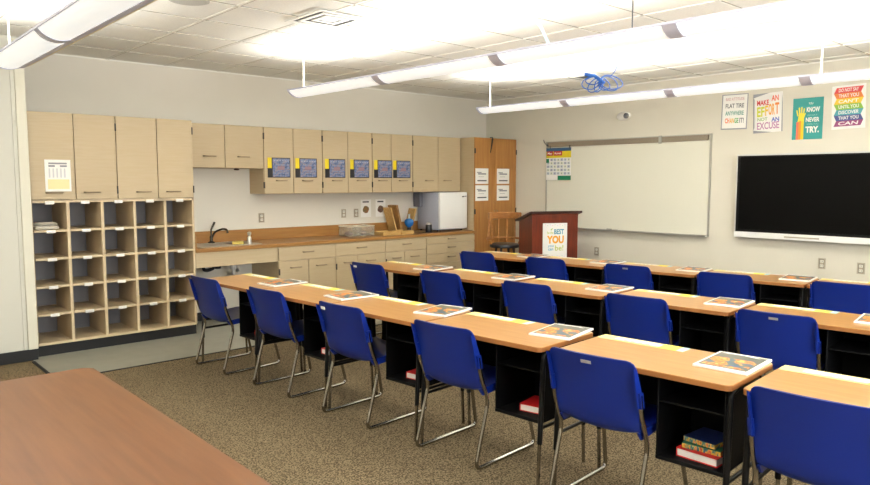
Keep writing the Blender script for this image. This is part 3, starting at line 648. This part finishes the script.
# ------------------------------------------------------------------ big table in the foreground
t = thing('work_table', 'large reddish-brown laminate table in the near left foreground', 'table', (-7.5, -5.3, 0))
b = MB(); xa, xb, ya, yb = -8.25, -6.774, -6.35, -4.17; k = .035
pts = [(xb - k, ya), (xb, ya + k), (xb, yb - k), (xb - k, yb), (xa + k, yb), (xa, yb - k), (xa, ya + k), (xa + k, ya)]
b.poly([(p[0], p[1], .742 - .028) for p in pts], (0, 0, .024), M_tableedge); b.poly([(p[0], p[1], .738) for p in pts], (0, 0, .003), M_table); b.build('tabletop', t)
for lx in (xa + .12, xb - .12):
    for ly in (ya + .15, yb - .15):
        b = MB(); b.tube([(lx, ly, .005), (lx, ly, .714)], .025, M_blk, 12); b.build('leg', t)
b = MB(); b.box(xa + .1, xb - .1, yb - .17, yb - .14, .63, .713, M_blk); b.box(xa + .1, xb - .1, ya + .14, ya + .17, .63, .713, M_blk); b.build('apron', t)

# ------------------------------------------------------------------ student desks
DW, DD, DZ = .87, .51, .72
def round_rect(x0, x1, y0, y1, r, n=5):
    out = []
    for cx_, cy_, a0 in ((x1 - r, y1 - r, 0), (x0 + r, y1 - r, 90), (x0 + r, y0 + r, 180), (x1 - r, y0 + r, 270)):
        for q in range(n + 1): a = R(a0 + 90 * q / n); out.append((cx_ + r * math.cos(a), cy_ + r * math.sin(a)))
    return out
def make_desk(lab, loc, rz):
    t = thing('student_desk', lab, 'desk', loc, rz, 'student desks in three rows')
    b = MB(); pts = round_rect(0, DD, -DW + .003, -.003, .03)
    b.poly([(p[0], p[1], DZ - .024) for p in pts], (0, 0, .021), M_deskedge); pts2 = round_rect(.002, DD - .002, -DW + .005, -.005, .03); b.poly([(p[0], p[1], DZ - .003) for p in pts2], (0, 0, .003), M_desk); b.build('desktop', t, world=False)
    for lx, ly, sx in ((.055, -.02, -1), (.055, -DW + .02, -1), (.41, -.02, 1), (.41, -DW + .02, 1)):
        b = MB(); fx = lx + sx * .025
        b.tube(fillet([(lx + .05 * -sx, ly, DZ - .035), (lx, ly, DZ - .045), (fx, ly, .22)], .04, 4), .0135, M_blk, 10); l = b.build('leg', t, world=False)
        f2 = fx + sx * .010
        b = MB(); b.tube([(fx, ly, .222), (f2, ly, .004)], .0095, M_chrome, 8)
        for q in range(5): b.lathe([(.0025, -.0101), (.0025, -.0099)], (fx + (f2 - fx) * q / 5, ly, .2 - q * .035), M_blk, 6, 'y')
        b.build('leg_insert', l, world=False)
    for ly in (-.02, -DW + .02):
        b = MB(); b.tube([(.045, ly, .30), (.415, ly, .30)], .009, M_blk, 8); b.build('stretcher', t, world=False)
    b = MB(); x0, x1, ya, yb, z0, z1 = .09, .45, -.818, -.512, .30, DZ - .026; q = .008
    b.box(x0, x1, ya, yb, z0, z0 + .012, M_blkin, .003); b.box(x0, x1, ya, ya + q, z0 + .012, z1, M_blkin, .002); b.box(x0, x1, yb - q, yb, z0 + .012, z1, M_blkin, .002); b.box(x1 - q, x1, ya + q, yb - q, z0 + .012, z1, M_blkin)
    b.box(x0 - .004, x0 + .004, ya, yb, z0 - .002, z0 + .016, M_blkin, .003)
    bb = b.build('book_box', t, world=False)
    b = MB(); b.box(x0 + .005, x1 - q, ya + q, yb - q, .56, .568, M_blkin); b.build('shelf', bb, world=False)
    b = MB(); b.box(.466, .474, -DW + .05, -.05, .33, DZ - .024, M_blkin, .002); b.build('modesty_panel', t, world=False)
    b = MB(); b.box(.05, .42, -.028, -.014, DZ - .05, DZ - .024, M_blk, .002); b.build('side_rail', t, world=False)
    b = MB(); b.box(.05, .42, -DW + .014, -DW + .028, DZ - .05, DZ - .024, M_blk, .002); b.build('side_rail', t, world=False)
    return t
RX = {1: ((-5.245, -1.798), .072, [-1.71, -2.583, -3.457, -4.337, -5.262, -6.165]), 2: ((-3.697, -1.88), .085, [-1.80, -2.72, -3.63, -4.525, -5.41]), 3: ((-2.22, -1.766), .12, [-1.763, -2.636, -3.509, -4.382, -5.255])}
ORD = ['first', 'second', 'third', 'fourth', 'fifth', 'sixth']
ROWN = {1: 'nearest row', 2: 'middle row', 3: 'row closest to the whiteboard'}
desk0 = None; FR = {}
for r_, ((xs, ys), tl, lefts) in RX.items():
    th = math.atan(tl)
    for i, yl in enumerate(lefts):
        loc = Vector((xs + tl * (ys - yl), yl, 0)); FR[(r_, i)] = Matrix.Translation(loc) @ Matrix.Rotation(th, 4, 'Z')
        lab = '%s desk from the left in the %s' % (ORD[i], ROWN[r_])
        if desk0 is None: desk0 = make_desk(lab, loc, th)
        else: dup(desk0, loc, th, lab)

# chairs -----------------------------------------------------------
def make_chair(lab, loc, rz):
    t = thing('student_chair', lab, 'chair', loc, rz, 'blue classroom chairs')
    st = [(.485, .370, .165), (.482, .387, .180), (.470, .403, .192), (.44, .413, .194), (.36, .413, .196), (.25, .405, .198), (.16, .398, .202), (.095, .400, .206), (.06, .414, .206), (.040, .438, .205), (.025, .475, .208), (.008, .54, .213), (-.012, .61, .217), (-.032, .67, .218), (-.043, .705, .215), (-.049, .722, .208), (-.053, .732, .196), (-.055, .737, .178)]
    bm = bmesh.new(); NV = 12; rows_ = []
    for k, (x_, z_, hw) in enumerate(st):
        row = []; back = min(1, max(0, (k - 8) / 4)); seat = 1 - min(1, max(0, (k - 6) / 3)); top = max(0, k - 13) / 4
        for q in range(NV + 1):
            v = -1 + 2 * q / NV
            cx_ = back * .030 * v * v * (1 - .3 * top); cz = seat * (.014 * abs(v) ** 3) if k > 2 else 0
            if 5 <= k <= 10: cz += -.026 * (1 - v * v) * (1 - abs(k - 7.5) / 4)
            row.append(bm.verts.new((x_ + cx_, v * hw, z_ + cz)))
        rows_.append(row)
    fs = [bm.faces.new((rows_[k][q], rows_[k + 1][q], rows_[k + 1][q + 1], rows_[k][q + 1])) for k in range(len(rows_) - 1) for q in range(NV)]
    bmesh.ops.recalc_face_normals(bm, faces=fs)
    bmesh.ops.solidify(bm, geom=fs, thickness=.007)
    b = MB(); b.bm.free(); b.bm = bm; b.mi(M_blue)
    for sy in (-1, 1):
        b.poly([(-.040, sy * .212, .715), (-.012, sy * .212, .70), (.030, sy * .214, .60), (.044, sy * .214, .535), (.010, sy * .208, .53), (-.010, sy * .210, .60)], (0, sy * .007, 0), M_blue)
        b.poly([(.018, sy * .208, .53), (.046, sy * .208, .53), (.030, sy * .208, .60), (.002, sy * .208, .60)], (0, sy * .020, 0), M_blue)
        b.poly([(.05, sy * .192, .412), (.42, sy * .188, .419), (.42, sy * .188, .393), (.08, sy * .192, .376)], (0, sy * .010, 0), M_blue)
    b.build('shell', t, world=False)
    for sy in (-1, 1):
        y_ = sy * .219
        pts = [(.018, sy * .219, .59), (.036, sy * .219, .50), (.10, y_, .35), (0.0, y_, .011), (.515, y_, .011), (.43, sy * .195, .368), (.38, sy * .17, .383)]
        b = MB(); b.tube(fillet(pts, .045, 6), .0105, M_chrome, 10); b.build('side_frame', t, world=False)
    b = MB(); b.tube([(.38, -.17, .383), (.38, .17, .383)], .009, M_chrome, 8); b.build('cross_bar', t, world=False)
    b = MB(); b.tube([(.22, -.19, .378), (.22, .19, .378)], .009, M_chrome, 8); b.build('cross_bar', t, world=False)
    return t
CH = {1: [-.06, -.05, -.065, -.06, -.07, -.06], 2: [-.06, -.045, -.06, -.055, -.05], 3: [-.05, -.06, -.055, -.06, -.05]}   # how far each seat is pulled out from its desk
EXTRA = {(1, 2): ', white sticker on top corner', (2, 0): ', white sticker on top corner', (1, 4): ', silver plate on back', (3, 2): ', silver plate on back'}
chair0 = None; KS = 1.03; KZ = 1.045
for r_, L in CH.items():
    for i, pull in enumerate(L):
        cp = FR[(r_, i)] @ Vector((pull, -.277 - (.008 if (r_, i) == (1, 5) else 0), 0)); cx_, cy_, a = cp.x, cp.y, math.degrees(math.atan(RX[r_][1]))
        lab = '%s blue chair from the left, %s' % (ORD[i], ROWN[r_]) + EXTRA.get((r_, i), '')
        if chair0 is None:
            ch = chair0 = make_chair(lab, (cx_, cy_, 0), R(a))
            for o_ch in ch.children: o_ch.data.transform(Matrix.Diagonal((KS, KS, KZ, 1)))
        else: ch = dup(chair0, (cx_, cy_, 0), R(a), lab)
        FR[('c', r_, i)] = ch
for key in ((1, 2), (2, 0)):
    ch = FR[('c',) + key]; b = MB(); b.poly([(-.0560 + .016, .16, .690), (-.0560 + .012, .115, .690), (-.0588 + .012, .115, .708), (-.0588 + .016, .16, .708)], (-.003, 0, 0), M_white); b.bm.transform(Matrix.Diagonal((KS, KS, KZ, 1))); b.build('sticker', ch, world=False)
for key in ((1, 4), (3, 2), (2, 4)):
    ch = FR[('c',) + key]; b = MB(); b.poly([(-.0535, .025, .700), (-.0535, -.025, .700), (-.0565, -.025, .714), (-.0565, .025, .714)], (-.003, 0, 0), M_steel); b.bm.transform(Matrix.Diagonal((KS, KS, KZ, 1))); b.build('name_plate', ch, world=False)

# papers on the desks ------------------------------------------------
covers = [multi('magazine_print_%d' % k, [(.30, (40, 90, 140)), (.41, (80, 100, 104)), (.47, (110, 108, 92)), (.51, (232, 160, 40)), (.57, (214, 80, 50)), (.64, (236, 190, 80)), (.72, (60, 110, 150))], 15 + k, .35) for k in range(3)]
M_pgrey = mat('cover_grey', (98, 100, 90), .35)
def booklet(M, lab, k, u, v, rz):
    o = M @ Vector((u, v, DZ + .0008)); rot = M.to_euler().z + rz
    t = thing('activity_book', lab, 'book', o, rot, 'white-bordered books on the desks')
    b = MB(); b.box(-.160, .160, -.118, .118, 0, .010, M_white, .001); b.build('pages', t, world=False)
    b = MB(); b.box(-.135, .145, -.105, .105, .010, .0108, M_pgrey)
    b.box(-.12, .05, -.095, .095, .0108, .0112, covers[k]); b.build('cover_picture', t, world=False)
    b = MB(); b.poly([(.12, -.08, .0110), (.15, -.04, .0110), (.15, .05, .0110), (.13, .09, .0110), (.135, 0, .0110)], (0, 0, .0004), M_white); b.build('cover_banner', t, world=False)
def strip(M, lab, k, L=.47):
    o = M @ Vector((.455, -.01 - L / 2, DZ + .0006)); rot = M.to_euler().z
    t = thing('name_strip', lab, 'name strip', o, rot, 'yellow and white name strips on the desks')
    b = MB(); b.box(-.045, .045, -L / 2, L / 2, 0, .0012, M_paley); b.build('strip', t, world=False)
    b = MB(); b.box(-.02, .03, -L / 2 + .13, L / 2 - .09, .0012, .0016, M_white); 
    for q in range(4): b.box(-.02, -.012, -.05 + q * .04, -.03 + q * .04, .0016, .0019, M_inkl)
    b.build('writing_panel', t, world=False)
    b = MB(); b.box(-.045, .045, -L / 2 + .035, -L / 2 + .13, .0012, .0018, M_yel); b.build('yellow_end', t, world=False)
    b = MB(); b.box(-.045, .045, -L / 2, -L / 2 + .035, .0012, .0017, M_lblue); b.build('blue_end', t, world=False)
jr = [(-.01, 3), (.01, -4), (-.015, 7), (0, 2), (.005, -1), (0, 3)]
for r_, ((xs, ys), tl, lefts) in RX.items():
    for i in range(len(lefts)):
        M = FR[(r_, i)]; du, a = jr[(i + r_) % 6] if r_ > 1 else [(0, 0), (-.01, -6), (.02, 10), (.02, 9), (.005, 1), (0, 0)][i]
        booklet(M, 'white-bordered book on the %s desk of the %s' % (ORD[i], ROWN[r_]), (i + r_) % 3, .355 + du, -.737 - (.004 if i % 2 else 0), R(a))
        strip(M, 'yellow and white name strip on the %s desk of the %s' % (ORD[i], ROWN[r_]), i)

# books in the desk boxes of the nearest row
M_multi = multi('textbook_print', [(.3, (30, 40, 90)), (.45, (40, 110, 120)), (.55, (220, 180, 60)), (.65, (180, 40, 30)), (.8, (230, 220, 200))], 25, .35, (1, 3, 1))
for i in range(5):
    M = FR[(1, i)]; rot = M.to_euler().z + R([3, -2, 4, 8, -4][i])
    v = -.685
    o = M @ Vector((.25, v, .313)); dx, dy, dz = .085, .07, .04
    if i == 4: dx, dy = .11, .095
    t = thing('textbook', 'red textbook lying in the book box of the %s desk of the nearest row' % ORD[i], 'book', o, rot, 'red textbooks in the desk boxes')
    b = MB(); b.box(-dx, dx, -dy, dy, 0, .004, M_red); b.box(-dx, dx, -dy, dy, dz - .004, dz, M_red if i != 4 else M_red); b.box(-dx, dx, dy - .004, dy, .004, dz - .004, M_red); b.build('cover', t, world=False)
    b = MB(); b.box(-dx + .004, dx - .004, -dy + .004, dy - .004, .004, dz - .004, M_white); b.build('pages', t, world=False)
    if i == 4:
        for q, (zz_, mm, nm) in enumerate([(.0405, mat('green_cover', (40, 110, 80), .4), 'green'), (.066, mat('dark_blue_cover', (30, 44, 90), .4), 'dark blue')]):
            b = MB(); dd = .095 - q * .01; b.box(-dd, dd, -dd + .01, dd - .01, 0, .020, M_multi); b.box(-dd, dd, -dd + .01, dd - .01, .020, .022, mm)
            bm = b; ob = bm.build('workbook', None)
            ob.location = o + Vector((.005, 0, zz_ + .001)); ob.rotation_euler = (0, 0, rot + R(6 - 9 * q)); tag(ob, '%s workbook stacked on the red textbook in the fifth desk box' % nm, 'book')

# ------------------------------------------------------------------ ceiling things
def pendant(lab, x_, y_, tl, n, joints, zb=2.335):
    th = math.atan(tl); t = thing('pendant_light', lab, 'ceiling light', (x_, y_, zb), th, 'linear pendant lights')
    Lt = n * joints
    def sect(mb, prof, ya, yb, m): mb.poly([(px, ya, pz) for px, pz in prof], (0, yb - ya, 0), m)
    lens = [(-.105 + .17 * q / 8, .048 - .055 * math.sin(math.pi * (q / 8) ** .8 * .72)) for q in range(9)]
    b = MB(); sect(b, lens + [(lens[-1][0], .05), (-.105, .05)], -.02, -Lt + .02, M_lens); b.build('lens', t, world=False)
    e = lens[-1]
    b = MB(); sect(b, [(-.112, .044), (-.105, .044), (-.105, .058), (-.112, .058)], 0, -Lt, M_fixt)
    sect(b, [(e[0] - .002, e[1] - .004), (.108, .012), (.108, .056), (e[0] - .002, .056)], 0, -Lt, M_fixt)
    sect(b, [(p[0] - .004, p[1] - .005) for p in lens] + [(.108, .012), (.108, .058), (-.112, .058)], .006, -.02, M_fixt); b.build('housing', t, world=False)
    b = MB(); sect(b, [(.109, .012), (.145, .030), (.147, .036), (.109, .020)], -.02, -Lt, M_wing); b.build('reflector', t, world=False)
    for k in range(1, n):
        b = MB(); yy = -k * joints + .02; sect(b, [(p[0] - .001, p[1] - .005) for p in lens] + [(p[0] - .001, p[1] - .001) for p in lens[::-1]], yy, yy - .085, M_fixt); b.build('joint_strap', t, world=False)
    for k, yy in enumerate([-.11, -3.55, -6.2]):
        if yy < -Lt: continue
        b = MB(); b.tube([(0, yy, .058), (0, yy, ZC - zb - .001)], .006 if yy > -1 or x_ > -3 else .004, M_rod if yy > -1 or x_ > -3 else M_dark, 8); b.lathe([(.03, ZC - zb - .02), (.035, ZC - zb - .001)], (0, yy, 0), M_rod, 12); b.build('suspension_rod', t, world=False)  # farther rods get a dark colour standing in for their backlit look
    for k in range(n):
        l = bpy.data.lights.new('pendant_uplight', 'AREA'); l.shape = 'RECTANGLE'; l.size = .16; l.size_y = joints * S * .95; l.energy = UP_POWER; l.color = (1.0, .975, .92)
        o = bpy.data.objects.new('pendant_uplight', l); C.objects.link(o); o.parent = t
        o.location = Vector((0, -(k + .5) * joints, .07)) * S; o.rotation_euler = (math.pi, 0, 0)
    return t
pendant('long pendant light in the top left corner, nearest the photographer', -6.545, -1.63, .0, 5, 1.30)
pendant('long pendant light in the middle, its left end above the tall wall cabinets', -4.14, -1.52, .025, 5, 1.27)
pendant('long pendant light nearest the whiteboard wall', -1.80, -1.68, .055, 6, 1.145, 2.318)
pendant('long pendant light behind the photographer', -8.95, -1.6, 0.0, 5, 1.30)
# vents, speakers
def diffuser(lab, x_, y_, half=.27, dark=True):
    t = thing('ceiling_vent', lab, 'vent', (x_, y_, ZC - .012), 0, 'square ceiling vents')
    b = MB()
    for k in range(3):
        h = half - k * .07; z = ZC - .012 + k * .003 - .006
        for (a, c_, d, e) in [(-h, h, -h, -h + .03), (-h, h, h - .03, h), (-h, -h + .03, -h + .03, h - .03), (h - .03, h, -h + .03, h - .03)]:
            b.box(x_ + a, x_ + c_, y_ + d, y_ + e, z, z + .006, M_grid, .001)
    b.build('louvre', t)
    b = MB(); b.box(x_ - half + .03, x_ + half - .03, y_ - half + .03, y_ + half - .03, ZC - .0055, ZC - .0052, M_dark); b.build('duct_opening', t)
diffuser('square white ceiling vent with dark slots left of the middle pendant', -4.70, -2.93, .24)
diffuser('square ceiling vent near the whiteboard behind the blue cable', -.93, -2.47)
t = thing('ceiling_speaker', 'round white speaker grille in the ceiling near the left pendant', 'speaker', (-5.70, -2.78, ZC - .013))
b = MB(); b.lathe([(.115, 0), (.13, .003), (.13, .008)], (-5.70, -2.78, ZC - .0135), mat('speaker_grey', (196, 194, 188), .6), 28); b.build('ring', t)
b = MB(); b.lathe([(.02, 0), (.112, .001), (.112, .005)], (-5.70, -2.78, ZC - .0155), mat('speaker_mesh', (186, 184, 178), .8, var=.1, scale=300), 28); b.build('grille', t)
# coiled blue cable
M_cab_b = mat('blue_cable', (44, 104, 190), .4)
cc = Vector((-2.26, -3.6, 2.45))
t = thing('network_cable', 'coiled bundle of blue network cable hanging from the ceiling', 'cable', (cc.x, cc.y, 2.3))
rx = Vector((.745, -.667, 0)); 
for k, (a, rr, el, th_) in enumerate([(205, .16, .5, .005), (235, .15, .45, .005), (258, .13, .4, .005), (330, .17, .5, .005), (345, .19, .45, .005), (305, .12, .55, .005), (190, .12, .4, .005)]):
    d = rx * math.cos(R(a)) + Vector((0, 0, 1)) * math.sin(R(a)) * .75; n_ = Vector((-d.z, 0, 0)) + Vector((0, .2, 0)); n_ = d.cross(Vector((.667, .745, 0))).normalized()
    pts = []
    for q in range(19):
        u = 2 * math.pi * q / 18; pts.append(cc + d * rr * (.5 - .5 * math.cos(u)) * 1.1 + n_ * rr * el * math.sin(u) * .7 + Vector((.667, .745, 0)) * .02 * math.sin(u * 2 + k))
    b = MB(); b.tube(pts, th_, M_cab_b, 6); b.build('loop', t)
b = MB(); b.tube([cc - rx * .14 + Vector((0, 0, .05)), cc - rx * .05 + Vector((0, 0, .035)), cc, cc + rx * .04 - Vector((0, 0, .03))], .016, M_cab_b, 8); b.build('tie', t)
M_cable_w = mat('pale_cable', (196, 204, 214), .5)
b = MB(); b.tube(fillet([cc - rx * .13 + Vector((0, 0, .05)), cc - rx * .3 + Vector((0, 0, .12)), cc - rx * .42 + Vector((0, 0, .22)), cc - rx * .45 + Vector((0, 0, ZC - cc.z - .002))], .1), .004, M_cable_w, 6); b.tube(fillet([cc + rx * .08 + Vector((0, 0, .02)), cc + rx * .14 + Vector((0, 0, .08)), cc + rx * .18 + Vector((0, 0, ZC - cc.z - .002))], .05), .004, M_cab_b, 6); b.build('lead', t)
b = MB(); b.tube([(-3.807, -4.087, ZC - .008), (-3.70, -4.10, ZC - .10), (-3.646, -4.139, 2.50)], .010, mat('pale_blue_rod', (150, 190, 204), .4), 8); tag(b.build('hanging_conduit'), 'pale blue cable hanging from the ceiling above the middle pendant', 'cable')

# ------------------------------------------------------------------ bring everything to metres
done = set()
for o in list(C.objects):
    if o.type == 'MESH':
        if o.data.name not in done: o.data.transform(Matrix.Scale(S, 4)); done.add(o.data.name)
    if o.type in ('MESH', 'EMPTY'): o.location = o.location * S
